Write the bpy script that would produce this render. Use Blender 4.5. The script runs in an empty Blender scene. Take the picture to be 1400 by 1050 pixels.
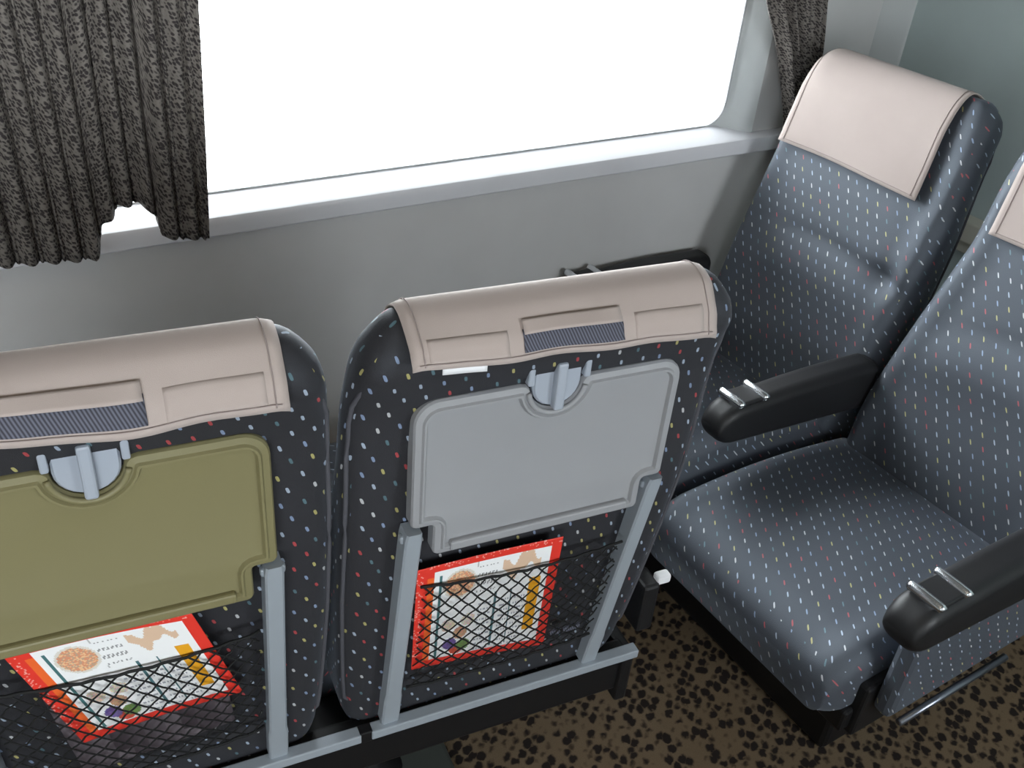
import bpy, bmesh, math, random
import numpy as np
from mathutils import Vector, Matrix

random.seed(7)
SC = bpy.context.scene
COL = SC.collection
R = math.radians

# ------------------------------------------------------------------ camera
cam_d = bpy.data.cameras.new('camera')
cam_d.sensor_width = 36.0
cam_d.lens = 1319.7 / 1400 * 36.0
cam_d.clip_start = 0.02
cam = bpy.data.objects.new('camera', cam_d)
COL.objects.link(cam)
CL = Vector((-0.23867, -1.62471, 1.63230))
fw = Vector((0.47475832, 0.69058848, -0.54561167))
rt = Vector((0.84996572, -0.5206337, 0.08061532))
up = Vector((0.22839181, 0.50202401, 0.83415171))
M = Matrix((rt, up, -fw)).transposed().to_4x4()
M.translation = CL
cam.matrix_world = M
SC.camera = cam

# ------------------------------------------------------------------ world, daylight, exposure
W = bpy.data.worlds.new('overcast_sky')
SC.world = W
W.use_nodes = True
bg = W.node_tree.nodes['Background']
bg.inputs[0].default_value = (0.92, 0.955, 1.0, 1)
bg.inputs[1].default_value = 16.5
SC.view_settings.view_transform = 'Standard'
SC.view_settings.look = 'None'
SC.view_settings.exposure = 0.0
SC.view_settings.gamma = 1.0
SC.view_settings.use_curve_mapping = False


def portal(name, loc, rot, sx, sy):
    """light portal: only guides the sky's own light through a window opening"""
    l = bpy.data.lights.new(name, 'AREA')
    l.shape = 'RECTANGLE'
    l.size = sx
    l.size_y = sy
    l.cycles.is_portal = True
    o = bpy.data.objects.new(name, l)
    o.location = loc
    o.rotation_euler = rot
    COL.objects.link(o)
    return o


NXW = (-3.1, -1.15)        # unseen next window, added for light from the left
WIN = (-0.62, 1.455, 0.918, 1.66)      # x0, x1, z0, z1 of the near window opening
OPW = [(-4.4, -2.4), (-2.0, -0.5), (0.75, 1.5)]   # unseen opposite windows, placed and sized for the light they let in
YO = -2.78
portal('window_daylight', ((WIN[0] + WIN[1]) / 2, 0.12, (WIN[2] + WIN[3]) / 2), (R(-90), 0, 0), WIN[1] - WIN[0], WIN[3] - WIN[2])
portal('window_daylight', (sum(NXW) / 2, 0.12, 1.29), (R(-90), 0, 0), NXW[1] - NXW[0], .74)
for a, b in OPW:
    portal('window_daylight', ((a + b) / 2, YO - 0.12, 1.29), (R(90), 0, 0), b - a, 0.74)


# ------------------------------------------------------------------ node helpers
def mat(name):
    m = bpy.data.materials.new(name)
    m.use_nodes = True
    nt = m.node_tree
    b = nt.nodes['Principled BSDF']
    return m, nt, b


def lin(r, g, b):
    f = lambda c: ((c / 255 + 0.055) / 1.055) ** 2.4 if c / 255 > 0.04045 else c / 255 / 12.92
    return (f(r), f(g), f(b), 1)


class N:
    """tiny node builder"""
    def __init__(s, nt):
        s.nt = nt

    def new(s, t, **kw):
        n = s.nt.nodes.new(t)
        for k, v in kw.items():
            setattr(n, k, v)
        return n

    def link(s, a, b):
        s.nt.links.new(a, b)

    def put(s, sock, v):
        if hasattr(v, 'node'):
            s.link(v, sock)
        else:
            sock.default_value = v

    def math(s, op, a, b=0.0, c=0.0):
        n = s.new('ShaderNodeMath', operation=op)
        s.put(n.inputs[0], a)
        s.put(n.inputs[1], b)
        s.put(n.inputs[2], c)
        return n.outputs[0]

    def mix(s, f, a, b):
        n = s.new('ShaderNodeMix', data_type='RGBA')
        s.put(n.inputs[0], f)
        s.put(n.inputs[6], a)
        s.put(n.inputs[7], b)
        return n.outputs[2]

    def noise(s, vec, scale, detail=2.0, rough=0.5):
        n = s.new('ShaderNodeTexNoise')
        if vec is not None:
            s.link(vec, n.inputs['Vector'])
        n.inputs['Scale'].default_value = scale
        n.inputs['Detail'].default_value = detail
        n.inputs['Roughness'].default_value = rough
        return n.outputs['Fac']

    def ramp(s, fac, stops, interp='LINEAR'):
        n = s.new('ShaderNodeValToRGB')
        cr = n.color_ramp
        cr.interpolation = interp
        while len(cr.elements) < len(stops):
            cr.elements.new(0.5)
        for e, (p, c) in zip(cr.elements, stops):
            e.position = p
            e.color = c if len(c) == 4 else (*c, 1)
        s.link(fac, n.inputs[0])
        return n.outputs[0]

    def bump(s, h, strength=0.3, dist=0.002):
        n = s.new('ShaderNodeBump')
        n.inputs['Strength'].default_value = strength
        n.inputs['Distance'].default_value = dist
        s.link(h, n.inputs['Height'])
        return n.outputs[0]

    def uv(s):
        return s.new('ShaderNodeTexCoord').outputs['UV']

    def obj(s):
        return s.new('ShaderNodeTexCoord').outputs['Object']

    def sep(s, v):
        n = s.new('ShaderNodeSeparateXYZ')
        s.link(v, n.inputs[0])
        return n.outputs

    def comb(s, x, y, z=0.0):
        n = s.new('ShaderNodeCombineXYZ')
        s.put(n.inputs[0], x)
        s.put(n.inputs[1], y)
        s.put(n.inputs[2], z)
        return n.outputs[0]


def plain(name, col, rough=0.5, metal=0.0, bump=0.0, bscale=400, var=0.06, spec=0.5):
    m, nt, b = mat(name)
    n = N(nt)
    o = n.obj()
    f = n.noise(o, 9.0, 3)
    c1 = tuple(c * (1 - var) for c in col[:3]) + (1,)
    c2 = tuple(min(1, c * (1 + var)) for c in col[:3]) + (1,)
    n.link(n.mix(f, c1, c2), b.inputs['Base Color'])
    b.inputs['Roughness'].default_value = rough
    b.inputs['Metallic'].default_value = metal
    b.inputs['Specular IOR Level'].default_value = spec
    if bump:
        n.link(n.bump(n.noise(o, bscale, 2), bump, 0.001), b.inputs['Normal'])
    return m


def dotted_fabric(name, base, sheen=0.35, PX=.0265, PY=.0222, strength=.75, slant=.3, dw=.0016, ior=2.15):
    """dark moquette with a staggered grid of small coloured dashes; UV in metres"""
    m, nt, b = mat(name)
    n = N(nt)
    u, v, _ = n.sep(n.uv())
    row = n.math('FLOOR', n.math('DIVIDE', v, PY))
    odd = n.math('MODULO', n.math('ABSOLUTE', row), 2.0)
    # rows drift sideways a little so the dashes run in slanting files
    jit = n.new('ShaderNodeTexWhiteNoise', noise_dimensions='1D')
    n.link(row, jit.inputs['W'])
    us = n.math('ADD', n.math('DIVIDE', u, PX), n.math('ADD', n.math('MULTIPLY', odd, 0.5), n.math('MULTIPLY', jit.outputs['Value'], 0.12)))
    colm = n.math('FLOOR', us)
    wn = n.new('ShaderNodeTexWhiteNoise', noise_dimensions='2D')
    n.link(n.comb(colm, row), wn.inputs['Vector'])
    ws = n.sep(wn.outputs['Color'])
    fx = n.math('SUBTRACT', n.math('FRACT', us), n.math('ADD', 0.42, n.math('MULTIPLY', ws[1], 0.16)))
    fy = n.math('SUBTRACT', n.math('FRACT', n.math('DIVIDE', v, PY)), n.math('ADD', 0.44, n.math('MULTIPLY', ws[2], 0.12)))
    fx = n.math('MULTIPLY', fx, PX)
    fy = n.math('MULTIPLY', fy, PY)
    fx = n.math('ADD', fx, n.math('MULTIPLY', fy, slant))           # slanted
    dx = n.math('ABSOLUTE', n.math('DIVIDE', fx, dw))
    dy = n.math('ABSOLUTE', n.math('DIVIDE', fy, 0.0042))
    e = n.math('ADD', n.math('POWER', dx, 3.0), n.math('POWER', dy, 3.0))
    mask = n.math('LESS_THAN', e, 1.0)
    # colour of a dash: files of warm rows between pale blue ones
    cr = n.ramp(wn.outputs['Value'], [(0.0, lin(190, 205, 225)), (0.34, lin(150, 170, 205)), (0.52, lin(200, 70, 72)),
                                      (0.66, lin(205, 196, 120)), (0.80, lin(222, 224, 226)), (0.92, lin(95, 130, 140))], 'CONSTANT')
    weave = n.noise(n.uv(), 900, 2)
    patch = n.noise(n.uv(), 9, 3)
    b1 = tuple(c * 0.75 for c in base[:3]) + (1,)
    b2 = tuple(c * 1.3 for c in base[:3]) + (1,)
    bc = n.mix(n.math('MULTIPLY_ADD', weave, 0.6, n.math('MULTIPLY', patch, 0.4)), b1, b2)
    n.link(n.mix(n.math('MULTIPLY', mask, strength), bc, cr), b.inputs['Base Color'])
    b.inputs['Roughness'].default_value = 0.70
    b.inputs['Specular Tint'].default_value = (.80, .89, 1.0, 1)
    b.inputs['IOR'].default_value = ior
    b.inputs['Sheen Weight'].default_value = sheen
    b.inputs['Sheen Roughness'].default_value = 0.45
    b.inputs['Sheen Tint'].default_value = (0.75, 0.85, 1.0, 1)
    bp = n.bump(weave, 0.35, 0.001)
    n.link(bp, b.inputs['Normal'])
    return m


def carpet_mat():
    m, nt, b = mat('carpet')
    n = N(nt)
    o = n.obj()
    x, y, _ = n.sep(o)
    a = R(28)
    xr = n.math('ADD', n.math('MULTIPLY', x, math.cos(a)), n.math('MULTIPLY', y, math.sin(a)))
    yr = n.math('SUBTRACT', n.math('MULTIPLY', y, math.cos(a)), n.math('MULTIPLY', x, math.sin(a)))
    wob = n.noise(o, 60, 2)
    v = n.comb(n.math('ADD', n.math('MULTIPLY', xr, 40.0), n.math('MULTIPLY', wob, 0.8)), n.math('ADD', n.math('MULTIPLY', yr, 52.0), wob))
    vo = n.new('ShaderNodeTexVoronoi', feature='F1')
    n.link(v, vo.inputs['Vector'])
    vo.inputs['Scale'].default_value = 1.0
    vo.inputs['Randomness'].default_value = 0.55
    spot = n.ramp(vo.outputs['Distance'], [(0.0, (1, 1, 1)), (0.38, (1, 1, 1)), (0.56, (0, 0, 0))])
    tone = n.noise(o, 5.0, 3)
    ground = n.mix(tone, lin(140, 118, 92), lin(150, 131, 108))
    fleck = n.noise(o, 420, 2)
    ground = n.mix(n.math('MULTIPLY', fleck, 0.45), ground, lin(58, 46, 34))
    n.link(n.mix(spot, ground, lin(50, 44, 42)), b.inputs['Base Color'])
    b.inputs['Roughness'].default_value = 0.97
    b.inputs['Specular IOR Level'].default_value = 0.1
    n.link(n.bump(n.noise(o, 700, 2), 0.8, 0.003), b.inputs['Normal'])
    return m


def curtain_mat(light):
    m, nt, b = mat('curtain_weave')
    n = N(nt)
    u, v, _ = n.sep(n.uv())
    wob = n.noise(n.uv(), 90, 2)
    vec = n.comb(n.math('ADD', n.math('MULTIPLY', u, 150.0), n.math('MULTIPLY', v, 70.0)),
                 n.math('ADD', n.math('MULTIPLY', v, 160.0), n.math('MULTIPLY', wob, 1.5)))
    vo = n.new('ShaderNodeTexVoronoi', feature='F1')
    n.link(vec, vo.inputs['Vector'])
    vo.inputs['Scale'].default_value = 1.0
    vo.inputs['Randomness'].default_value = 0.55
    spot = n.ramp(vo.outputs['Distance'], [(0.0, (1, 1, 1)), (0.38, (1, 1, 1)), (0.58, (0, 0, 0))])
    g = n.mix(n.noise(n.uv(), 30, 3), lin(*light), lin(*[int(c * 0.84) for c in light]))
    n.link(n.mix(n.math('MULTIPLY', spot, 0.9), g, lin(48, 44, 46)), b.inputs['Base Color'])
    b.inputs['Roughness'].default_value = 0.95
    b.inputs['Specular IOR Level'].default_value = 0.1
    n.link(n.bump(n.noise(n.uv(), 900, 2), 0.4, 0.001), b.inputs['Normal'])
    return m


def cover_mat():
    m, nt, b = mat('cover_cloth')
    n = N(nt)
    f = n.noise(n.uv(), 7, 4, 0.6)
    weave = n.noise(n.uv(), 1100, 1)
    c = n.mix(f, lin(174, 160, 153), lin(188, 175, 169))
    c = n.mix(n.math('MULTIPLY', weave, 0.25), c, lin(156, 143, 140))
    n.link(c, b.inputs['Base Color'])
    b.inputs['Roughness'].default_value = 0.85
    b.inputs['Specular IOR Level'].default_value = 0.25
    b.inputs['Sheen Weight'].default_value = 0.15
    n.link(n.bump(weave, 0.25, 0.0006), b.inputs['Normal'])
    return m


def vcol_mat(name, rough=0.45):
    m, nt, b = mat(name)
    a = nt.nodes.new('ShaderNodeVertexColor')
    a.layer_name = 'print'
    nt.links.new(a.outputs[0], b.inputs['Base Color'])
    b.inputs['Roughness'].default_value = rough
    return m


def glass_mat():
    m, nt, b = mat('window_glass')
    for x in list(nt.nodes):
        nt.nodes.remove(x)
    n = N(nt)
    out = n.new('ShaderNodeOutputMaterial')
    tr = n.new('ShaderNodeBsdfTransparent')
    tr.inputs[0].default_value = (0.97, 0.985, 0.98, 1)
    gl = n.new('ShaderNodeBsdfGlossy')
    gl.inputs['Roughness'].default_value = 0.02
    fr = n.new('ShaderNodeFresnel')
    fr.inputs[0].default_value = 1.35
    mx = n.new('ShaderNodeMixShader')
    n.link(fr.outputs[0], mx.inputs[0])
    n.link(tr.outputs[0], mx.inputs[1])
    n.link(gl.outputs[0], mx.inputs[2])
    n.link(mx.outputs[0], out.inputs[0])
    return m


def mesh_mat():
    m, nt, b = mat('dark_mesh_tape')
    n = N(nt)
    u, v, _ = n.sep(n.uv())
    w = n.math('SINE', n.math('ADD', n.math('MULTIPLY', u, 1700.0), n.math('MULTIPLY', v, 700.0)))
    n.link(n.ramp(n.math('MULTIPLY_ADD', w, .5, .5), [(0.0, lin(52, 52, 62)), (1.0, lin(104, 106, 120))]), b.inputs['Base Color'])
    b.inputs['Roughness'].default_value = 0.85
    return m


def lamp_mat():
    m, nt, b = mat('lamp_diffuser')
    b.inputs['Base Color'].default_value = (0.9, 0.85, 0.75, 1)
    b.inputs['Emission Color'].default_value = (1.0, 0.80, 0.52, 1)
    b.inputs['Emission Strength'].default_value = 2.5
    return m


MT = dict(
    wall=plain('wall_laminate', lin(198, 197, 196), 0.55, bump=0.05),
    endwall=plain('end_wall_laminate', lin(190, 204, 204), 0.5, bump=0.05),
    ceil=plain('ceiling_panel', lin(84, 82, 78), 0.6),  # ceiling out of view, darkened so less light bounces onto the cushions
    sill=plain('sill_laminate', lin(220, 220, 224), 0.35),
    frame=plain('window_frame_plastic', lin(186, 190, 190), 0.45),
    cream=plain('cream_plastic', lin(214, 212, 198), 0.5),
    fabric=dotted_fabric('dotted_fabric', lin(44, 47, 55), .15, slant=-.7),
    fabric_back=dotted_fabric('dotted_fabric_coarse', lin(34, 31, 33), .1, .027, .0215, .6, .3, .0018, 1.6),  # same seat fabric, shade of the rear side put into a darker, duller base
    cover=cover_mat(),
    carpet=carpet_mat(),
    curtain=curtain_mat((136, 130, 124)),
    tray_grey=plain('tray_plastic_grey', lin(148, 149, 152), 0.5, bump=0.12, bscale=900),
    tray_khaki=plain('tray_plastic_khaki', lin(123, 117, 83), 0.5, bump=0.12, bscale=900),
    alu=plain('brushed_aluminium_paint', lin(160, 168, 176), 0.42, 0.15),
    latch=plain('latch_plastic', lin(160, 167, 178), 0.4),
    black=plain('black_plastic', lin(24, 24, 26), 0.5, bump=0.08, bscale=600),
    frame_black=plain('black_painted_steel', lin(17, 17, 19), 0.5),
    plate=plain('grey_painted_steel', lin(70, 74, 70), 0.6),
    chrome=plain('chrome', lin(235, 238, 242), 0.22, 1.0, var=0.01),
    steel=plain('dull_steel', lin(135, 140, 150), 0.3, 0.9),
    net=plain('net_cord', lin(12, 13, 14), 0.8),
    mesh=mesh_mat(),
    thread=plain('stitch_thread', lin(156, 143, 140), 0.9),
    paper=plain('white_paper', lin(238, 238, 240), 0.6),
    printed=vcol_mat('printed_card'),
    glass=glass_mat(),
    lamp=lamp_mat(),
    gasket=plain('window_gasket', lin(186, 188, 190), 0.6),
)


# ------------------------------------------------------------------ object helpers
def mesh_obj(name, verts, faces, m, parent=None, uvs=None, smooth=True):
    me = bpy.data.meshes.new(name)
    me.from_pydata([tuple(v) for v in verts], [], faces)
    me.materials.append(m)
    l = me.uv_layers.new(name='UVMap')
    if uvs is None:            # box projection in metres
        uvs = []
        for p in me.polygons:
            nx, ny, nz = abs(p.normal.x), abs(p.normal.y), abs(p.normal.z)
            for vi in p.vertices:
                c = me.vertices[vi].co
                uvs.append((c.x, c.z) if ny >= nx and ny >= nz * .8 else ((c.y, c.z) if nx >= nz else (-c.y, c.x)))
    l.data.foreach_set('uv', [c for uv in uvs for c in uv])
    if smooth:
        me.polygons.foreach_set('use_smooth', [True] * len(me.polygons))
    me.update()
    o = bpy.data.objects.new(name, me)
    COL.objects.link(o)
    if parent:
        o.parent = parent
    return o


def tag(o, label=None, cat=None, group=None, kind=None):
    if label:
        o['label'] = label
    if cat:
        o['category'] = cat
    if group:
        o['group'] = group
    if kind:
        o['kind'] = kind
    return o


def struct(o, label, cat=None):
    o['label'] = label
    o['kind'] = 'structure'
    if cat:
        o['category'] = cat
    return o


def sharp(o, ang=35):
    """flat look on hard edges"""
    bm = bmesh.new()
    bm.from_mesh(o.data)
    bmesh.ops.recalc_face_normals(bm, faces=bm.faces)
    for e in bm.edges:
        if len(e.link_faces) == 2:
            e.smooth = e.calc_face_angle(0) < R(ang)
    bm.to_mesh(o.data)
    bm.free()
    return o


def bevel(o, w=0.003, seg=2):
    b = o.modifiers.new('bevel', 'BEVEL')
    b.width = w
    b.segments = seg
    b.limit_method = 'ANGLE'
    b.angle_limit = R(40)
    return o


def boxes(name, bl, m, parent=None, bev=0.0, xf=None):
    """list of (x0,x1,y0,y1,z0,z1) that belong to one piece"""
    V, F = [], []
    for (a, b, c, d, e, f) in bl:
        k = len(V)
        V += [(a, c, e), (b, c, e), (b, d, e), (a, d, e), (a, c, f), (b, c, f), (b, d, f), (a, d, f)]
        F += [[k + i for i in q] for q in ((0, 3, 2, 1), (4, 5, 6, 7), (0, 1, 5, 4), (1, 2, 6, 5), (2, 3, 7, 6), (3, 0, 4, 7))]
    if xf:
        V = [xf(*v) for v in V]
    o = mesh_obj(name, V, F, m, parent, smooth=False)
    if bev:
        bevel(o, bev)
    return o


def loft(name, secs, m, parent=None, cap=True, origin=0):
    """closed rings of N points; UV = arc length in metres measured from point `origin`"""
    S, n = len(secs), len(secs[0])
    V = [Vector(p) for s in secs for p in s]
    along = [0.0]
    for i in range(1, S):
        along.append(along[-1] + sum((V[i * n + j] - V[(i - 1) * n + j]).length for j in range(0, n, 4)) / len(range(0, n, 4)))
    per = []
    for i in range(S):
        c = [0.0]
        for j in range(n):
            c.append(c[-1] + (V[i * n + (j + 1) % n] - V[i * n + j]).length)
        per.append(c)
    F, UV = [], []
    for i in range(S - 1):
        for j in range(n):
            j2 = (j + 1) % n
            F.append([i * n + j, i * n + j2, (i + 1) * n + j2, (i + 1) * n + j])
            a, b = per[i], per[i + 1]
            off = lambda pp, jj: pp[jj] if jj <= n // 2 else pp[jj] - pp[n]
            # centre the seam half-way round
            ja, jb = j, j + 1
            def U(pp, jj):
                return pp[jj] if j < n // 2 else pp[jj] - pp[n]
            UV += [(U(a, ja), along[i]), (U(a, jb), along[i]), (U(b, jb), along[i + 1]), (U(b, ja), along[i + 1])]
    if cap:
        for i, rev in ((0, True), (S - 1, False)):
            ring = [i * n + j for j in range(n)]
            if rev:
                ring.reverse()
            F.append(ring)
            UV += [(V[k].x, V[k].y + V[k].z) for k in ring]
    return mesh_obj(name, V, F, m, parent)


def rrect(a0, a1, b0, b1, r, ne=10, ns=4, nc=5):
    """rounded rectangle ring (a,b); starts at the middle of the b1 edge and runs towards +a"""
    r = max(1e-4, min(r, (a1 - a0) * 0.49, (b1 - b0) * 0.49))
    P = []
    am = (a0 + a1) / 2
    def seg(p, q, k):
        for i in range(k):
            t = i / k
            P.append((p[0] + (q[0] - p[0]) * t, p[1] + (q[1] - p[1]) * t))
    def arc(cx, cy, s):
        for i in range(nc):
            t = R(s - 90 * i / nc)
            P.append((cx + r * math.cos(t), cy + r * math.sin(t)))
    seg((am, b1), (a1 - r, b1), ne // 2)
    arc(a1 - r, b1 - r, 90)
    seg((a1, b1 - r), (a1, b0 + r), ns)
    arc(a1 - r, b0 + r, 0)
    seg((a1 - r, b0), (a0 + r, b0), ne)
    arc(a0 + r, b0 + r, -90)
    seg((a0, b0 + r), (a0, b1 - r), ns)
    arc(a0 + r, b1 - r, 180)
    seg((a0 + r, b1), (am, b1), ne // 2)
    return P


def tube(name, pts, r, m, parent=None, sides=6):
    V, F = [], []
    tube_into(V, F, pts, r, sides)
    return mesh_obj(name, V, F, m, parent)


def tube_into(V, F, pts, r, sides=6):
    P = [Vector(p) for p in pts]
    k = len(V)
    up0 = Vector((0, 0, 1))
    for i, p in enumerate(P):
        t = (P[min(i + 1, len(P) - 1)] - P[max(i - 1, 0)]).normalized()
        a = t.cross(up0)
        if a.length < 0.1:
            a = t.cross(Vector((1, 0, 0)))
        a.normalize()
        b = t.cross(a)
        for s in range(sides):
            w = 2 * math.pi * s / sides
            V.append(p + a * (r * math.cos(w)) + b * (r * math.sin(w)))
    n = len(P)
    for i in range(n - 1):
        for s in range(sides):
            s2 = (s + 1) % sides
            F.append([k + i * sides + s, k + i * sides + s2, k + (i + 1) * sides + s2, k + (i + 1) * sides + s])
    F.append([k + s for s in range(sides)][::-1])
    F.append([k + (n - 1) * sides + s for s in range(sides)])


def sheet(name, fn, nu, nv, m, parent=None, thick=0.0, uvfn=None):
    """open grid surface fn(s,t) -> point, thickened with solidify"""
    V = [Vector(fn(i / nu, j / nv)) for j in range(nv + 1) for i in range(nu + 1)]
    idx = lambda i, j: j * (nu + 1) + i
    F, UV = [], []
    if uvfn is None:
        us = np.zeros((nv + 1, nu + 1))
        vs = np.zeros((nv + 1, nu + 1))
        for j in range(nv + 1):
            for i in range(1, nu + 1):
                us[j, i] = us[j, i - 1] + (V[idx(i, j)] - V[idx(i - 1, j)]).length
        for j in range(1, nv + 1):
            for i in range(nu + 1):
                vs[j, i] = vs[j - 1, i] + (V[idx(i, j)] - V[idx(i, j - 1)]).length
        uvfn = lambda i, j: (us[j, i], vs[j, i])
    for j in range(nv):
        for i in range(nu):
            q = [(i, j), (i + 1, j), (i + 1, j + 1), (i, j + 1)]
            F.append([idx(*p) for p in q])
            UV += [uvfn(*p) for p in q]
    o = mesh_obj(name, V, F, m, parent, UV)
    if thick:
        s = o.modifiers.new('solidify', 'SOLIDIFY')
        s.thickness = thick
        s.offset = 0.0
    return o


def empty(name, loc, rz=0.0):
    o = bpy.data.objects.new(name, None)
    o.empty_display_size = 0.1
    o.location = loc
    o.rotation_euler = (0, 0, rz)
    COL.objects.link(o)
    return o


# ------------------------------------------------------------------ carriage shell
XE, XF = 1.92, -5.4         # end wall on the right, far end on the left
H = 2.16
struct(boxes('floor', [(XF - .1, XE + .1, YO - .1, .12, -.06, 0)], MT['carpet']), 'brown carpet floor with small black leopard-like spots', 'floor')
struct(boxes('ceiling', [(XF - .1, XE + .1, YO - .1, .12, H, H + .06)], MT['ceil']), 'pale carriage ceiling above the seats', 'ceiling')
x0, x1, z0, z1 = WIN
fo = 0.045                  # frame margin around glass
struct(boxes('wall_window', [(XF, XE, 0, .10, 0, z0 - .02), (XF, XE, 0, .10, z1 + fo, H),
                             (XF, NXW[0], 0, .10, z0 - .02, z1 + fo), (NXW[1], x0 - fo, 0, .10, z0 - .02, z1 + fo), (x1 + fo, XE, 0, .10, z0 - .02, z1 + fo)], MT['wall']),
       'grey laminate side wall below and around the window', 'wall')
ob = [(XF, XE, YO - .10, YO, 0, .92), (XF, XE, YO - .10, YO, 1.66, H)]
xs = [XF] + [v for p in OPW for v in p] + [XE]
for i in range(0, len(xs), 2):
    ob.append((xs[i], xs[i + 1], YO - .10, YO, .92, 1.66))
struct(boxes('wall_opposite', ob, MT['wall']), 'grey side wall on the far side of the aisle', 'wall')
struct(boxes('wall_end', [(XE, XE + .08, YO - .1, .10, 0, H)], MT['endwall']), 'blue-grey end wall behind the seats that face sideways', 'wall')
struct(boxes('wall_rear', [(XF - .08, XF, YO - .1, .10, 0, H)], MT['endwall']), 'blue-grey far end wall of the carriage', 'wall')


def window_frame(name, X0, X1, Z0, Z1, y_in, y_out, m, label, n=9):
    """rounded glass opening flaring out to a rectangular rim in the wall face"""
    def rr(a0, a1, b0, b1, r):
        P = []
        for cx, cz, s in ((a1 - r, b0 + r, -90), (a1 - r, b1 - r, 0), (a0 + r, b1 - r, 90), (a0 + r, b0 + r, 180)):
            for i in range(n + 1):
                t = R(s + 90 * i / n)
                P.append((cx + r * math.cos(t), cz + r * math.sin(t)))
        return P
    f = fo
    rings = []
    sgn = 1 if y_in > y_out else -1
    for off, rad, y in ((0.0, .055, y_in + .02 * sgn), (0.0, .055, y_in), (.010, .062, y_in - .004 * sgn), (.014, .066, y_in - .012 * sgn),
                        (.030, .05, y_out + .012 * sgn), (.040, .03, y_out + .002 * sgn), (f + .006, .02, y_out - .004 * sgn), (f + .008, .02, y_out)):
        rings.append([(p[0], y, p[1]) for p in rr(X0 - off, X1 + off, Z0 - off, Z1 + off, rad)])
    k = len(rings[0])
    V = [p for r_ in rings for p in r_]
    F = []
    for i in range(len(rings) - 1):
        for j in range(k):
            F.append([i * k + j, i * k + (j + 1) % k, (i + 1) * k + (j + 1) % k, (i + 1) * k + j])
    o = mesh_obj(name, V, F, m)
    sharp(o, 50)
    struct(o, label, 'window')
    pts = [(p[0], y_in - .001 * sgn, p[1]) for p in rr(X0 + .001, X1 - .001, Z0 + .001, Z1 - .001, .055)]
    tube('gasket', pts + pts[:1], .0028, MT['gasket'], o, 6)
    g = .012 * sgn
    boxes('glass', [(X0 - .005, X1 + .005, y_in + g - .002, y_in + g + .002, Z0 - .005, Z1 + .005)], MT['glass'], o)
    return o


window_frame('window_1', x0, x1, z0, z1, .05, 0.0, MT['frame'], 'wide carriage window with rounded corners, white daylight outside')
window_frame('window_2', NXW[0] + .04, NXW[1] - .04, .94, 1.66, .05, 0.0, MT['frame'], 'next carriage window along the curtained wall')
for i, (a, b) in enumerate(OPW):
    window_frame('window_%d' % (i + 3), a + .04, b - .04, .96, 1.62, YO - .05, YO, MT['frame'],
                 ['carriage window behind the viewer, towards the far end', 'carriage window behind the viewer, nearest the seats', 'narrow carriage window behind the viewer, by the end wall'][i])

# window ledge with a rounded nose
prof = [(.052, .919), (-.024, .9075), (-.029, .9055), (-.0305, .902), (-.031, .892), (-.030, .872), (-.026, .868), (.0, .868), (.052, .868)]
secs = [[(X, y, z) for y, z in prof] for X in np.linspace(-4.2, 1.66, 12)]
s = loft('trim_1', secs, MT['sill'])
sharp(s, 40)
struct(s, 'white window ledge running along the side wall', 'window ledge')
o = boxes('trim_2', [(1.868, 1.92, -2.70, -.06, .735, .785), (1.89, 1.92, -2.70, -.06, .70, .735)], MT['cream'], bev=.004)
struct(o, 'cream ledge along the end wall, seen between two seats', 'ledge')
pr = [(1.92, -.0), (1.92, -.055), (1.912, -.05), (1.895, -.028), (1.872, -.008), (1.865, 0)]
s = loft('trim_3', [[(a, b, z) for a, b in pr] for z in (0, 1.0, H)], MT['frame'])
struct(sharp(s), 'pale vertical corner strip where side wall meets end wall', 'corner strip')
for nm, bl, lab in (('baseboard_window', (XF, XE, -.012, 0, 0, .10), 'dark kick strip along the window wall'),
                    ('baseboard_end', (XE - .012, XE, YO, 0, 0, .10), 'dark kick strip along the end wall')):
    struct(boxes(nm, [bl], MT['frame_black'], bev=.002), lab, 'baseboard')

# ceiling strip lamps (warm tubes behind a diffuser)
for k, (X, lab) in enumerate(((-2.4, 'warm ceiling strip lamp towards the far end'), (-.2, 'warm ceiling strip lamp above the aisle'))):
    r = empty('ceiling_lamp', (X, -1.45, H))
    tag(r, lab, 'lamp', 'ceiling lamps')
    boxes('housing', [(-.62, .62, -.09, .09, -.03, 0)], MT['ceil'], r, .004)
    boxes('diffuser', [(-.60, .60, -.07, .07, -.055, -.03)], MT['lamp'], r, .006)


# ------------------------------------------------------------------ curtains
def hem_z(x):
    pts = [(-.75, .905), (-.159, .898), (-.06, .888), (-.020, .884), (-.008, .918), (.008, .946), (.032, .966), (.066, .966), (.080, .94), (.095, .903), (.12, .895), (.17, .889)]
    return float(np.interp(x, [p[0] for p in pts], [p[1] for p in pts]))


def curtain_left(s, t):
    xt = -.72 + .915 * s          # at the top of the view
    X = -.72 + .89 * s
    zt = 1.74
    zb = hem_z(X)
    z = zb + (zt - zb) * t
    X = X + (xt - X) * t
    ph = (X + .72) / .0168 * math.pi + 0.9 * math.sin(X * 17) + .5 * math.sin(t * 5 + X * 9)
    amp = (.0095 + .003 * math.sin(X * 23)) * (1 - .25 * (1 - t)) * (1 if X < .09 else max(.25, 1 - (X - .09) / .06))
    y = -.072 + amp * math.sin(ph) + .006 * math.sin(2 * ph + 1) + .012 * math.exp(-((X - .05) / .05) ** 2) * (1 - t) ** 4
    X += .004 * math.cos(ph)
    if s > .985:
        y -= .004
    return (X, y, z)


r = tag(sheet('window_curtain', curtain_left, 420, 40, MT['curtain'], None, .0018),
        'wide pleated dark speckled curtain drawn across the left of the window', 'curtain')


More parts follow.
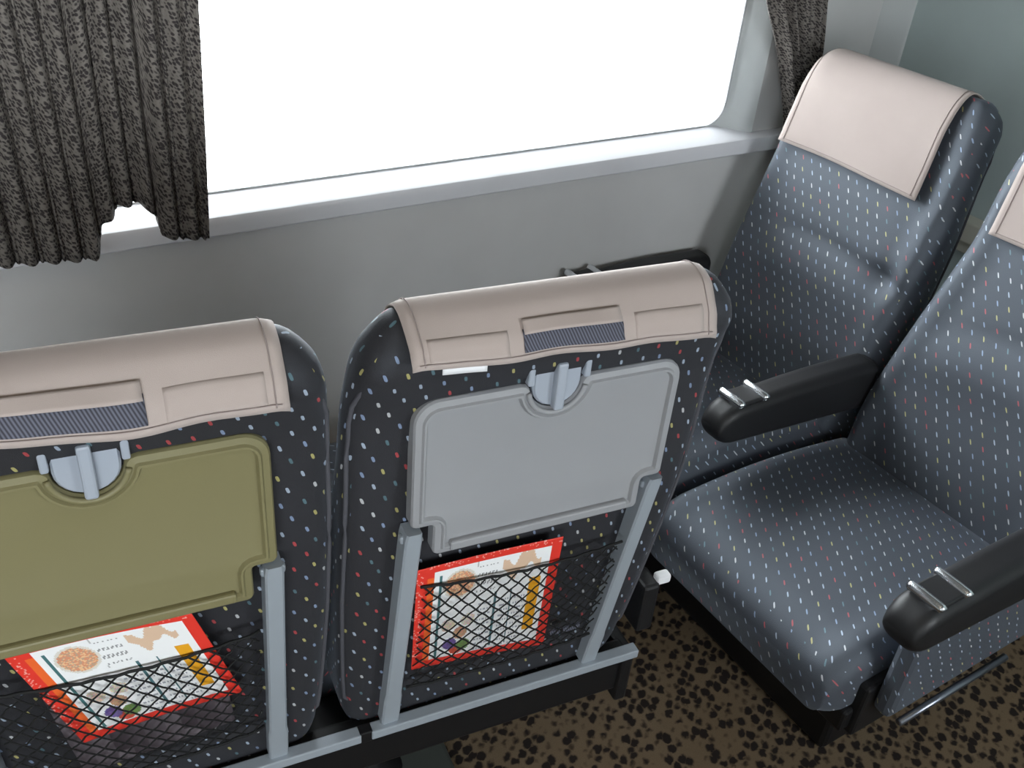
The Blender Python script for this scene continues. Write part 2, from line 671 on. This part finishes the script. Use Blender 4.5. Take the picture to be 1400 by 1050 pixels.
def curtain_right(s, t):
    # gathered, tied in just below the view edge behind the headrest
    z = .80 + .94 * t
    zz = [.80, .90, .97, 1.06, 1.13, 1.22, 1.35, 1.55, 1.74]
    lft = float(np.interp(z, zz, [1.60, 1.583, 1.56, 1.52, 1.485, 1.425, 1.37, 1.33, 1.31]))
    rgt = float(np.interp(z, zz, [1.66, 1.652, 1.645, 1.635, 1.625, 1.607, 1.60, 1.60, 1.60]))
    X = lft + (rgt - lft) * s
    ph = s * math.pi * 9 + .6 * math.sin(t * 6)
    y = -.050 + (.008 + .005 * (1 - s)) * math.sin(ph) + .004 * math.sin(2.3 * ph)
    return (X, min(max(y, -.066), -.036), z)


r = tag(sheet('window_curtain', curtain_right, 110, 50, MT['curtain'], None, .0018),
        'narrow gathered speckled curtain hanging behind the window-side headrest', 'curtain')

# ------------------------------------------------------------------ seat geometry (local: x across, y forward, z up)
ZR = [.385, .42, .50, .60, .70, .80, .86, .95, 1.02, 1.055, 1.082, 1.106, 1.121, 1.132, 1.139, 1.142]
DRE = [.030, .020, .008, -.008, -.024, -.040, -.047, -.052, -.060, -.076, -.089, -.090, -.083, -.074, -.064, -.050]
DFR = [.140, .172, .150, .118, .087, .057, .038, .012, .000, -.004, -.008, -.014, -.021, -.028, -.034, -.040]
WZ = [.222, .232, .239, .243, .246, .246, .246, .245, .243, .240, .236, .229, .219, .209, .199, .186]


def prof_at(z):
    return float(np.interp(z, ZR, DRE)), float(np.interp(z, ZR, DFR)), float(np.interp(z, ZR, WZ))


def recline(rec):
    c, s_ = math.cos(R(rec)), math.sin(R(rec))
    def T(p):
        x, d, z = p
        dd, zz = d - .05, z - .42
        return (x, .05 + dd * c - zz * s_, .42 + zz * c + dd * s_)
    return T


def backrest(parent, xc, rec, crease=True, seed=0, fab=None, lean=(0, 0)):
    T = recline(rec)
    zs = [.385, .395, .41] + list(np.linspace(.43, 1.06, 46)) + [1.072, 1.085, 1.097, 1.108, 1.117, 1.126, 1.133, 1.138, 1.141, 1.142]
    secs = []
    for z in zs:
        a, b, w = prof_at(z)
        # smooth the interpolated profile
        a = np.mean([prof_at(z + k)[0] for k in (-.02, -.01, 0, .01, .02)]) if .43 < z < 1.06 else a
        b = np.mean([prof_at(z + k)[1] for k in (-.02, -.01, 0, .01, .02)]) if .43 < z < 1.06 else b
        ring = rrect(-w, w, a, b, .034, 24, 4, 6)
        out = []
        for x, d in ring:
            fx = x / w
            if d > (a + b) / 2:      # front: padded, with a crease across the lumbar
                g = max(0, 1 - abs(fx) ** 4)
                pad = .014 * g * max(0.0, math.sin(math.pi * min(1, max(0, (z - .40) / .70)))) ** .6
                if crease:
                    zc = .765 + .020 * math.cos(fx * 2.2) - (.018 if seed == 0 else .0) * fx
                    pad -= .014 * math.exp(-((z - zc) / .016) ** 2) * (0.45 - .55 * fx) * g ** .3
                    pad -= .015 * math.exp(-((z - .775) / .022) ** 2 - ((fx + .70) / .11) ** 2)
                    pad += .010 * math.exp(-((z - zc + .07) / .055) ** 2) * g
                # wings: side bolsters come forward
                pad += .010 * math.exp(-((abs(fx) - .88) / .10) ** 2) * (1 if z < 1.0 else max(0, 1 - (z - 1.0) / .1))
                d = d + pad
            out.append(T((x + xc + float(np.interp(z, (.55, .90), lean)), d, z)))
        secs.append(out)
    o = loft('backrest', secs, fab, parent)
    for sx in (-1, 1):
        pts = []
        for z in np.linspace(.44, 1.085, 26):
            a, b, w = prof_at(z)
            k = .022 if z > 1.08 or z < .445 else (.010 if z > 1.05 else .0045)
            pts.append(T((xc + float(np.interp(z, (.55, .90), lean)) + sx * (w - k), a + .014, z)))
        tube('piping', pts, .0032, MT['fabric_edge'], o, 6)
    return o


def cushion(parent, xc, wid=.242, d0=.14, d1=.690):
    ds = [d0, d0 + .006, d0 + .02] + list(np.linspace(d0 + .05, d1 - .09, 24)) + [d1 - .07, d1 - .05, d1 - .033, d1 - .02, d1 - .01, d1 - .004, d1]
    secs = []
    for d in ds:
        t = (d - d0) / (d1 - d0)
        e = d1 - d
        top = .437 + .016 * math.sin(math.pi * min(1, t * 1.05)) + .012 * t
        bot = .315
        if e < .08:
            q = 1 - e / .08
            top -= .055 * (1 - math.sqrt(max(0, 1 - q * q)))
            bot += .02 * q * q
        w = wid - (.014 * (1 - e / .06) ** 2 if e < .06 else 0)
        if d - d0 < .02:
            top -= .03 * (1 - (d - d0) / .02)
        ring = rrect(-w, w, bot, top, .034, 22, 4, 6)
        out = []
        for x, z in ring:
            fx = x / w
            if z > (bot + top) / 2:
                g = max(0, 1 - abs(fx) ** 3)
                z += .012 * g * math.sin(math.pi * min(1, max(0, t))) + .006 * math.exp(-((abs(fx) - .86) / .1) ** 2)
            out.append((x + xc, d, z))
        secs.append(out)
    return loft('cushion', secs, MT['fabric'], parent)


def armrest(parent, xc, ztop=.635, d0=.10, d1=.455, w=.034, ash=True):
    """padded plastic arm: deep at the back, tapering to a rounded nose with a chrome-edged ashtray"""
    ds = [d0, d0 + .01] + list(np.linspace(d0 + .04, d1 - .06, 10)) + [d1 - .04, d1 - .025, d1 - .012, d1 - .004, d1]
    secs = []
    for d in ds:
        t = (d - d0) / (d1 - d0)
        e = d1 - d
        top = ztop + .008 * math.sin(math.pi * t)
        bot = ztop - .115 + .035 * t
        ww = w
        if e < .045:
            q = 1 - e / .045
            k = 1 - math.sqrt(max(0, 1 - q * q))
            top -= .040 * k
            bot += .028 * k
            ww = w * (1 - .30 * k)
        secs.append([(xc + a, d, b) for a, b in rrect(-ww, ww, bot, top, .020, 8, 4, 5)])
    o = loft('armrest', secs, MT['black'], parent)
    if ash:
        zt = ztop + .006
        a = boxes('ashtray', [(xc - .027, xc + .027, d1 - .105, d1 - .040, zt - .006, zt + .004)], MT['black'], o, .004)
        for dd in (-.108, -.044):
            tube('chrome_bar', [(xc - .030, d1 + dd, zt + .001), (xc - .027, d1 + dd, zt + .003), (xc + .027, d1 + dd, zt + .003), (xc + .030, d1 + dd, zt + .001)], .0085, MT['chrome'], o, 12)
    return o


def base(parent, wide=.50, box=False):
    d1 = .64
    boxes('seat_frame', [(-wide, wide, .035, d1, .285, .335), (-wide, wide, .012, .040, .30, .398)], MT['frame_black'], parent, .006)
    for sx in (-1, 1):
        boxes('side_bracket', [(sx * wide - .012, sx * wide + .012, .004, d1 - .02, .275, .395)], MT['frame_black'], parent, .006)
    if box:      # closed plinth
        boxes('plinth', [(-.40, .40, .14, .47, 0, .287)], MT['frame_black'], parent, .012)
        return
    secs = []
    for z, a, b in ((.03, .17, .16), (.06, .13, .12), (.12, .10, .10), (.24, .10, .10), (.287, .16, .15)):
        secs.append([(x, .31 + y, z) for x, y in rrect(-a, a, -b, b, .04, 6, 4, 5)])
    loft('pedestal', secs, MT['frame_black'], parent)
    boxes('foot_plate', [(-.26, .26, .08, .54, .0, .03)], MT['plate'], parent, .008)


MT['fabric_edge'] = plain('piping_fabric', lin(74, 74, 80), 0.8)


# tray outline in (x, z), counter-clockwise seen from behind
def tray_outline(dl=0.0, hw=.173, ztop=1.036, zbot=.806, notch=.029, znot=.855, r=.030):
    """dl insets the whole outline by a constant distance"""
    P = []
    hw, ztop, zbot, znot = hw - dl, ztop - dl, zbot + dl, znot + dl
    rc = max(.0015, .008 - dl)          # convex corners
    rk = .005 + dl                      # concave corners
    r = r - dl
    def arc(cx, cz, rr, a0, a1, n=7):
        for i in range(n + 1):
            t = R(a0 + (a1 - a0) * i / n)
            P.append((cx + rr * math.cos(t), cz + rr * math.sin(t)))
    arc(hw - notch - rc, zbot + rc, rc, -90, 0, 4)
    arc(hw - notch + rk, znot - rk, rk, 180, 90, 4)
    arc(hw - rc, znot + rc, rc, -90, 0, 4)
    arc(hw - r, ztop - r, r, 0, 90)
    # half-round dip around the latch at the top centre
    rd = .034 + dl
    zc = ztop + dl - .004
    dz = math.sqrt(max(1e-6, rd * rd - (ztop - rc - zc) ** 2)) if ztop - rc < zc else rd
    P.append((dz + rc * 1.6, ztop))
    P.append((dz + rc * .5, ztop - rc * .35))
    a0 = math.degrees(math.asin(max(-1, min(0, (ztop - rc - zc) / rd))))
    for i in range(0, 13):
        t = R(a0 - (180 + 2 * a0) * i / 12)
        P.append((rd * math.cos(t), zc + rd * math.sin(t)))
    P.append((-dz - rc * .5, ztop - rc * .35))
    P.append((-dz - rc * 1.6, ztop))
    arc(-hw + r, ztop - r, r, 90, 180)
    arc(-hw + rc, znot + rc, rc, 180, 270, 4)
    arc(-hw + notch - rk, znot - rk, rk, 90, 0, 4)
    arc(-hw + notch + rc, zbot + rc, rc, 180, 270, 4)
    return P


def offset_poly(P, d):
    n = len(P)
    out = []
    for i in range(n):
        a, b, c = Vector(P[i - 1]), Vector(P[i]), Vector(P[(i + 1) % n])
        e1, e2 = (b - a), (c - b)
        if e1.length < 1e-7:
            e1 = e2
        if e2.length < 1e-7:
            e2 = e1
        n1 = Vector((-e1.y, e1.x)).normalized()
        n2 = Vector((-e2.y, e2.x)).normalized()
        m = n1 + n2
        k = d / max(.5, (1 + n1.dot(n2)))
        out.append(tuple(b + m * k))
    return out


def poly_rings(name, rings, m, parent, cap_last=True, cap_first=False):
    """rings: list of (list of (x,z), y) bridged one after another"""
    n = len(rings[0][0])
    V = [(p[0], y, p[1]) for ring, y in rings for p in ring]
    F = []
    for i in range(len(rings) - 1):
        for j in range(n):
            F.append([i * n + j, i * n + (j + 1) % n, (i + 1) * n + (j + 1) % n, (i + 1) * n + j])
    if cap_last:
        F.append([(len(rings) - 1) * n + j for j in range(n)])
    if cap_first:
        F.append([j for j in range(n)][::-1])
    o = mesh_obj(name, V, F, m, parent)
    sharp(o, 32)
    return o


def tray(parent, xc, m):
    ol = lambda dl: [(x + xc, z) for x, z in tray_outline(dl)]
    y0 = -.0735
    t = poly_rings('tray_table', [(ol(0), y0 + .020), (ol(0), y0 + .004), (ol(.002), y0 + .001), (ol(.009), y0 - .0005),
                                  (ol(.011), y0 - .0035), (ol(.0135), y0 - .0035), (ol(.016), y0 + .0015), (ol(.018), y0 + .002)], m, parent, True, True)
    # thicker lower edge
    boxes('lower_lip', [(xc - .124, xc + .124, y0 - .006, y0 + .004, .813, .827)], m, t, .003)
    # half-round ring below the latch
    tube('latch_ring', [(xc + .037 * math.cos(R(a)), y0 - .001, 1.030 + .037 * math.sin(R(a))) for a in range(188, 353, 6)], .0035, m, t, 8)
    return t


def latch(parent, xc):
    y0 = -.074
    P = [(.031, 1.064), (-.031, 1.064)] + [(.031 * math.cos(R(a)), 1.030 + .030 * math.sin(R(a))) for a in range(180, 361, 15)]
    P = [(x + xc, z) for x, z in P][::-1]
    o = poly_rings('latch', [(P, y0 + .03), (P, y0 + .004), (offset_poly(P, -.0025), y0 + .001)][::1], MT['latch'], parent, True, True)
    boxes('latch_bar', [(xc - .0065, xc + .0065, y0 - .010, y0 + .004, 1.000, 1.064)], MT['latch'], o, .003)
    for sx in (-1, 1):
        boxes('latch_lug', [(xc + sx * .036 - .004, xc + sx * .036 + .004, y0 - .004, y0 + .02, 1.036, 1.062)], MT['latch'], o, .002)
    return o


TR_ = math.tan(R(9.89))


def strut_d(z):
    return -(z - .4214) * TR_


def tray_arm(parent, xc):
    """flat aluminium arm from the base bar up to the tray pivot; wider at the foot"""
    pts = [(.409, .0135), (.475, .0135), (.487, .0120), (.60, .0115), (.835, .0110), (.848, .0095)]
    V, F = [], []
    for z, w in pts:
        d = strut_d(z)
        c = .0015 if z < .84 else .005
        V += [(xc - w, d + .026, z), (xc - w, d + .0025, z), (xc - w + .0025, d, z), (xc + w - .0025, d, z), (xc + w, d + .0025, z), (xc + w, d + .026, z)]
    n = 6
    for i in range(len(pts) - 1):
        for j in range(n):
            F.append([i * n + j, i * n + (j + 1) % n, (i + 1) * n + (j + 1) % n, (i + 1) * n + j])
    F += [list(range(n))[::-1], [(len(pts) - 1) * n + j for j in range(n)]]
    o = mesh_obj('tray_arm', V, F, MT['alu'], parent)
    sharp(o, 20)
    sx = -1
    boxes('pivot', [(xc - .0145, xc + .0145, strut_d(.84) + .010, strut_d(.84) + .020, .826, .838)], MT['alu'], o, .003)
    return o


def on_plane(x, z, off=0.0):
    return (x, strut_d(z) + off, z)


# the card in each pocket: four corners (x, y, z) in seat-local space; TL TR BR BL as seen from behind
CARD_C = [(.0943, -.0546, .7693), (.3007, -.0539, .7651), (.3214, -.0076, .4992), (.1064, -.0139, .5354)]
CARD_L = [(-.3669, -.0670, .8118), (-.1762, -.0651, .8009), (-.1268, -.0316, .6089), (-.3161, -.0287, .5928)]


def bilerp(c, s, t):
    a = Vector(c[0]).lerp(Vector(c[1]), s)
    b = Vector(c[3]).lerp(Vector(c[2]), s)
    return a.lerp(b, t)


def pocket_net(parent, xc, ztop_l, ztop_r, zbot, hw, bulge, seed):
    """diamond net: thin cords over a slightly bulging surface, elastic cord along the top"""
    rnd = random.Random(seed)
    V, F = [], []
    def S(x, q):      # q 0..1 bottom..top
        f = (x - (xc - hw)) / (2 * hw)
        zt = ztop_l + (ztop_r - ztop_l) * f - .010 * math.sin(math.pi * f)
        z = zbot + (zt - zbot) * q
        b = bulge * math.sin(math.pi * min(1, max(0, f))) ** .5 * (.45 + .55 * math.sin(math.pi * min(1, q * .9 + .1)))
        return Vector((x, strut_d(z) - b + .004 + .0012 * math.sin(x * 170 + q * 31), z))
    hgt = (ztop_l + ztop_r) / 2 - zbot
    sp = .0232
    ratio = .88
    n = int((2 * hw + hgt * ratio) / sp) + 2
    for sgn in (-1, 1):
        for k in range(n):
            c = k * sp - hgt * ratio if sgn > 0 else k * sp
            pts = []
            for i in range(27):
                q = i / 26
                x = xc - hw + c + sgn * q * hgt * ratio
                x += .0010 * math.sin(q * 2 * math.pi * hgt / (sp / ratio / 1.0) + (0 if sgn > 0 else math.pi))
                if xc - hw <= x <= xc + hw:
                    pts.append(S(x, q))
                elif pts:
                    break
            if len(pts) > 1:
                tube_into(V, F, pts, .00135, 4)
    o = mesh_obj('pocket_net', V, F, MT['net'], parent)
    tube('elastic_cord', [S(xc - hw + 2 * hw * i / 24, 1.0) for i in range(25)], .0021, MT['net'], o, 6)
    tube('elastic_cord', [S(xc - hw + 2 * hw * i / 24, 0.0) for i in range(25)], .0024, MT['net'], o, 6)
    return o


def double_seat(name, loc, rz, rec, label, behind):
    r = empty(name, loc, rz)
    tag(r, label, 'seat', 'double train seats')
    for k, xc in enumerate((-.2512, .2512)):
        backrest(r, xc, rec, True, k, MT['fabric_back'] if behind else MT['fabric'], (0, 0) if behind else ((-.014, -.062), (-.018, -.025))[k])
        cushion(r, xc)
    base(r, .50, not behind)
    return r


# ---- pair seen from behind (swivelled to face the window)
LX = (.0939, -.7796, 0.0)
LR = R(-7.479)
pair_a = double_seat('double_seat', LX, LR, 0.0, 'pair of dark dotted seats seen from behind with folded tray tables and net pockets', True)
XC = (-.2512, .2512)
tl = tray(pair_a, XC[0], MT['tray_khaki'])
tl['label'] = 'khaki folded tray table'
tr = tray(pair_a, XC[1], MT['tray_grey'])
tr['label'] = 'grey folded tray table'
for xc in XC:
    latch(pair_a, xc)
    for sx in (-1, 1):
        tray_arm(pair_a, xc + sx * .1683)
pocket_net(pair_a, XC[0], .737, .728, .50, .150, .017, 3)
pocket_net(pair_a, XC[1], .735, .722, .495, .150, .012, 4)
for a, b in ((-.52, .036), (.052, .51)):
    boxes('base_bar', [(a, b, -.006, .014, .392, .409)], MT['alu'], pair_a, .002)
boxes('bar_clip', [(.034, .054, -.004, .014, .388, .410)], MT['frame_black'], pair_a, .002)
# little grey tape ends at the foot of the window-side pocket
for a, b in ((.322, .338), (.344, .372)):
    V = [on_plane(x, z, o_) for o_ in (-.003, .002) for x, z in ((a, .531 - (a - .32) * .02), (b, .531 - (b - .32) * .02), (b, .542 - (b - .32) * .02), (a, .542 - (a - .32) * .02))]
    mesh_obj('pocket_tape', V, [[0, 1, 2, 3], [7, 6, 5, 4], [0, 4, 5, 1], [1, 5, 6, 2], [2, 6, 7, 3], [3, 7, 4, 0]], MT['mesh'], pair_a, smooth=False)
armrest(pair_a, .545, .60, .12, .46)
armrest(pair_a, -.545, .60, .12, .46)
lv = boxes('recline_lever', [(.528, .560, .035, .085, .40, .505)], MT['black'], pair_a, .006)
boxes('lever_tip', [(.556, .582, .040, .058, .497, .515)], MT['paper'], lv, .004)

# ---- pair facing along the carriage (by the end wall)
RX = (1.512, -.5714, 0.0)
RR = R(90 + .578)
REC = 0.0
pair_b = double_seat('double_seat', RX, RR, REC, 'pair of dark dotted seats against the end wall, shown from the front', False)
armrest(pair_b, 0.0, .622, .12, .560)
armrest(pair_b, -.530, .615, .12, .655, .036)
armrest(pair_b, .530, .630, .12, .560, .034)
boxes('side_panel', [(-.548, -.512, .16, .60, .345, .545)], MT['fabric'], pair_b, .012)
boxes('side_panel', [(.512, .536, .16, .58, .33, .545)], MT['fabric'], pair_b, .008)
tube('side_rail', [(-.556, .575, .338), (-.556, .43, .338), (-.556, .28, .338)], .007, MT['steel'], pair_b, 8)


# ------------------------------------------------------------------ headrest covers
def cover(name, pair_loc, pair_rz, xc, rec, hem_front, label, seed, sx):
    T = recline(rec)
    root = empty(name, pair_loc, pair_rz)
    tag(root, label, 'headrest cover', 'headrest covers')
    off = .0075
    path = []
    rear_h = 1.090
    path += [(-.1045, rear_h), (-.1035, 1.098)]
    for z in (1.104, 1.110, 1.116):
        path.append((prof_at(z)[0] - off - .002, z))
    path += [(-.081, 1.131), (-.071, 1.141), (-.057, 1.147), (-.044, 1.149), (-.032, 1.145), (-.022, 1.138), (-.012, 1.126), (-.004, 1.112)]
    z = 1.10
    while z > hem_front - .001:
        path.append((prof_at(z)[1] + .006 + .014 * max(0.0, math.sin(math.pi * min(1, (z - .40) / .70))) ** .6 + off, z))
        z -= .02
    # resample
    P = [Vector((p[0], p[1])) for p in path]
    L = [0]
    for i in range(1, len(P)):
        L.append(L[-1] + (P[i] - P[i - 1]).length)
    def at(t):
        s_ = t * L[-1]
        return (float(np.interp(s_, L, [p.x for p in P])), float(np.interp(s_, L, [p.y for p in P])))
    rnd = random.Random(seed)
    ph = [rnd.uniform(0, 6) for _ in range(4)]
    hw = .189
    def f(s, t):
        x = -hw + 2 * hw * s
        d, z = at(t)
        q = max(0, 1 - t * 5)                 # rear hem
        d -= q * (.0025 * math.sin(x * 30 + ph[0]) + .002 * math.sin(x * 57 + ph[1]))
        z += q * (.005 * math.sin(x * 14 + ph[2]) - .004 * math.cos(x * 9) + .003 - x * .08)
        q2 = max(0, (t - .6) / .4)
        d += q2 * (.002 * math.sin(x * 22 + ph[3]) + .0015)
        z += q2 * .003 * math.sin(x * 10 + ph[0])
        x *= 1 - .012 * q2 * math.cos(ph[1])
        # shoulders of the headrest fall away
        xr = max(0, abs(x + xc - sx) - .17)
        z -= .030 * (xr / .05) ** 2 * min(1, max(0, (z - 1.0) / .12))
        return T((x + xc, d, z))
    cl = sheet('cloth', f, 44, 46, MT['cover'], root, .0022)
    # stitched side and bottom hems (raised double lines)
    for se in (0.035, .965):
        tube('stitching', [Vector(f(se, t)) + Vector(recl_off(rec, f, se, t)) for t in np.linspace(.012, .985, 40)], .0007, MT['thread'], root, 4)
    for t in (.022, .978):
        tube('stitching', [Vector(f(s_, t)) + Vector(recl_off(rec, f, s_, t)) for s_ in np.linspace(.02, .98, 40)], .0007, MT['thread'], root, 4)
    return root, f


def recl_off(rec, f, s, t):
    """outward normal of the cloth times a hair"""
    e = .01
    a = Vector(f(min(1, s + e), t)) - Vector(f(max(0, s - e), t))
    b = Vector(f(s, min(1, t + e))) - Vector(f(s, max(0, t - e)))
    n = a.cross(b)
    n.normalize()
    return n * .0018


def patch(name, f, s0, s1, t0, t1, lift, m, parent, thick=.0015, nu=16, nv=6, flare=0.0):
    def g(s, t):
        ss, tt = s0 + (s1 - s0) * s, t0 + (t1 - t0) * t
        p = Vector(f(ss, tt))
        n = Vector(recl_off(0, f, ss, tt)) / .0018
        return p + n * (lift + flare * math.sin(math.pi * s) * (1 - t))
    return sheet(name, g, nu, nv, m, parent, thick)


covers = []
for xc, loc, rz, rec, lab, nm in (
        (XC[0], LX, LR, 0.0, 'beige headrest cover above the khaki tray table', 1),
        (XC[1], LX, LR, 0.0, 'beige headrest cover above the grey tray table', 2),
        (XC[1] + .002, RX, RR, REC, 'pale headrest cover on the window-side seat by the end wall', 3),
        (XC[0] - .046, RX, RR, REC, 'pale headrest cover cut off at the right edge of the picture', 4)):
    c, f = cover('headrest_cover', loc, rz, xc, rec, .955 if nm < 3 else .935, lab, nm, xc if nm < 3 else (.2262 if nm == 3 else -.3132))
    covers.append((c, f))
    # dark mesh window with a loose flap above it, and the stitched-on side bands
    patch('mesh_patch', f, .335, .655, .030, .115, .0022, MT['mesh'], c, .001)
    patch('flap', f, .338, .652, .095, .150, .0035, MT['cover'], c, .0015, flare=.004)
    for a, b in ((.05, .29), (.70, .945)):
        patch('side_band', f, a, b, .020, .120, .0009, MT['cover'], c, .0012)
c, f = covers[1]
patch('care_tag', lambda s, t: Vector(f(s, 0)) + Vector((0, .004, -.010 + t)), .09, .225, .0, .014, .0, MT['paper'], c, .0008, 10, 3)


# ------------------------------------------------------------------ things in the pockets
def menu_print(s, t, rnd):
    """flat print of the menu card, s across, t down -> sRGB"""
    RED = (232, 60, 48)
    WH = (246, 246, 246)
    if s < .075 or s > .925 or t < .055 or t > .93:
        # small pale lettering along the border
        if (s < .05 and .06 < t < .86 and rnd.random() < .18) or (t < .04 and rnd.random() < .12):
            return (246, 160, 150)
        return RED
    if s < .115:
        return (244, 108, 50) if t > .10 else RED
    if .150 < s < .170 and .10 < t < .92:
        return (72, 116, 118)
    # dish photograph, upper left
    dx, dy = (s - .30) / .115, (t - .215) / .13
    if dx * dx + dy * dy < 1:
        k = rnd.random()
        if dx * dx + dy * dy < .75:
            return (222, 150, 116) if k < .4 else ((240, 196, 150) if k < .7 else (196, 164, 140))
        return (226, 220, 210)
    # heading lines
    if .41 < s < .56 and .10 < t < .34:
        row = (t * 100) % 8
        if row < 3 and math.sin(s * 260 + t * 90) > .1:
            return (150, 150, 150)
        return WH
    if abs(s - .41) < .004 and t < .36:
        return (190, 190, 190)
    # map-like tan shape
    m = .09 + .05 * math.sin(s * 31) + .02 * math.sin(s * 77)
    if .59 < s < .86 and m < t < m + .10 + .05 * math.sin(s * 17 + 2):
        return (224, 192, 164)
    # orange box
    if .80 < s < .885 and .30 < t < .80:
        return (240, 170, 40)
    # teal rules
    if (.555 < s < .572 or .672 < s < .686) and .36 < t < .90:
        return (70, 110, 116)
    # dishes lower left
    for cx, cy, c in ((.24, .60, (226, 206, 186)), (.33, .70, (206, 160, 130)), (.26, .80, (120, 100, 160)), (.36, .83, (120, 150, 90)), (.31, .86, (214, 90, 70)), (.38, .58, (232, 220, 206))):
        if ((s - cx) / .05) ** 2 + ((t - cy) / .06) ** 2 < 1:
            return tuple(int(v * (.85 + .2 * rnd.random())) for v in c)
    # text blocks
    if t > .42 and (.44 < s < .545 or .59 < s < .66 or .70 < s < .785):
        if (t * 100) % 5 < 1.8 and math.sin(s * 420 + int(t * 20) * 3.1) > -.4:
            return (168, 170, 178)
    return WH


def card(name, corners, label, bend, seed, printer, nu=110, nv=110, thick=.0012, lift=0.0):
    rnd = random.Random(seed)
    root = empty(name, LX, LR)
    def f(s, t):
        p = bilerp(corners, s, t)
        return p + Vector((0, bend * math.sin(math.pi * s) - lift, 0))
    o = sheet('sheet', f, nu, nv, MT['printed'], root, 0, uvfn=lambda i, j: (i / nu, 1 - j / nv))
    ca = o.data.color_attributes.new('print', 'FLOAT_COLOR', 'CORNER')
    cols = []
    for j in range(nv):
        for i in range(nu):
            c = lin(*printer((i + .5) / nu, (j + .5) / nv, rnd))
            cols += list(c) * 4
    ca.data.foreach_set('color', cols)
    sd = o.modifiers.new('solidify', 'SOLIDIFY')
    sd.thickness = thick
    tag(root, label, 'menu card')
    return root


card('menu_card', CARD_C, 'red-bordered menu card behind the net below the grey tray table', .002, 11, menu_print)
card('menu_card', CARD_L, 'red-bordered menu card leaning out of the net below the khaki tray table', .004, 12, menu_print)


def mag_print(s, t, rnd):
    k = int(s * 9) * 7 + int(t * 8) * 13
    v = (k * 37 % 23) / 23
    b = 62 + 46 * v
    return (b + 4, b - 4, b + 2)


MAG = [(-.345, -.0366, .70), (-.150, -.0366, .70), (-.138, -.0065, .53), (-.325, -.0025, .505)]
g = card('magazine', MAG, 'dull grey magazine at the bottom of the net below the khaki tray table', .0, 5, mag_print, 30, 30, .004)
g['category'] = 'magazine'
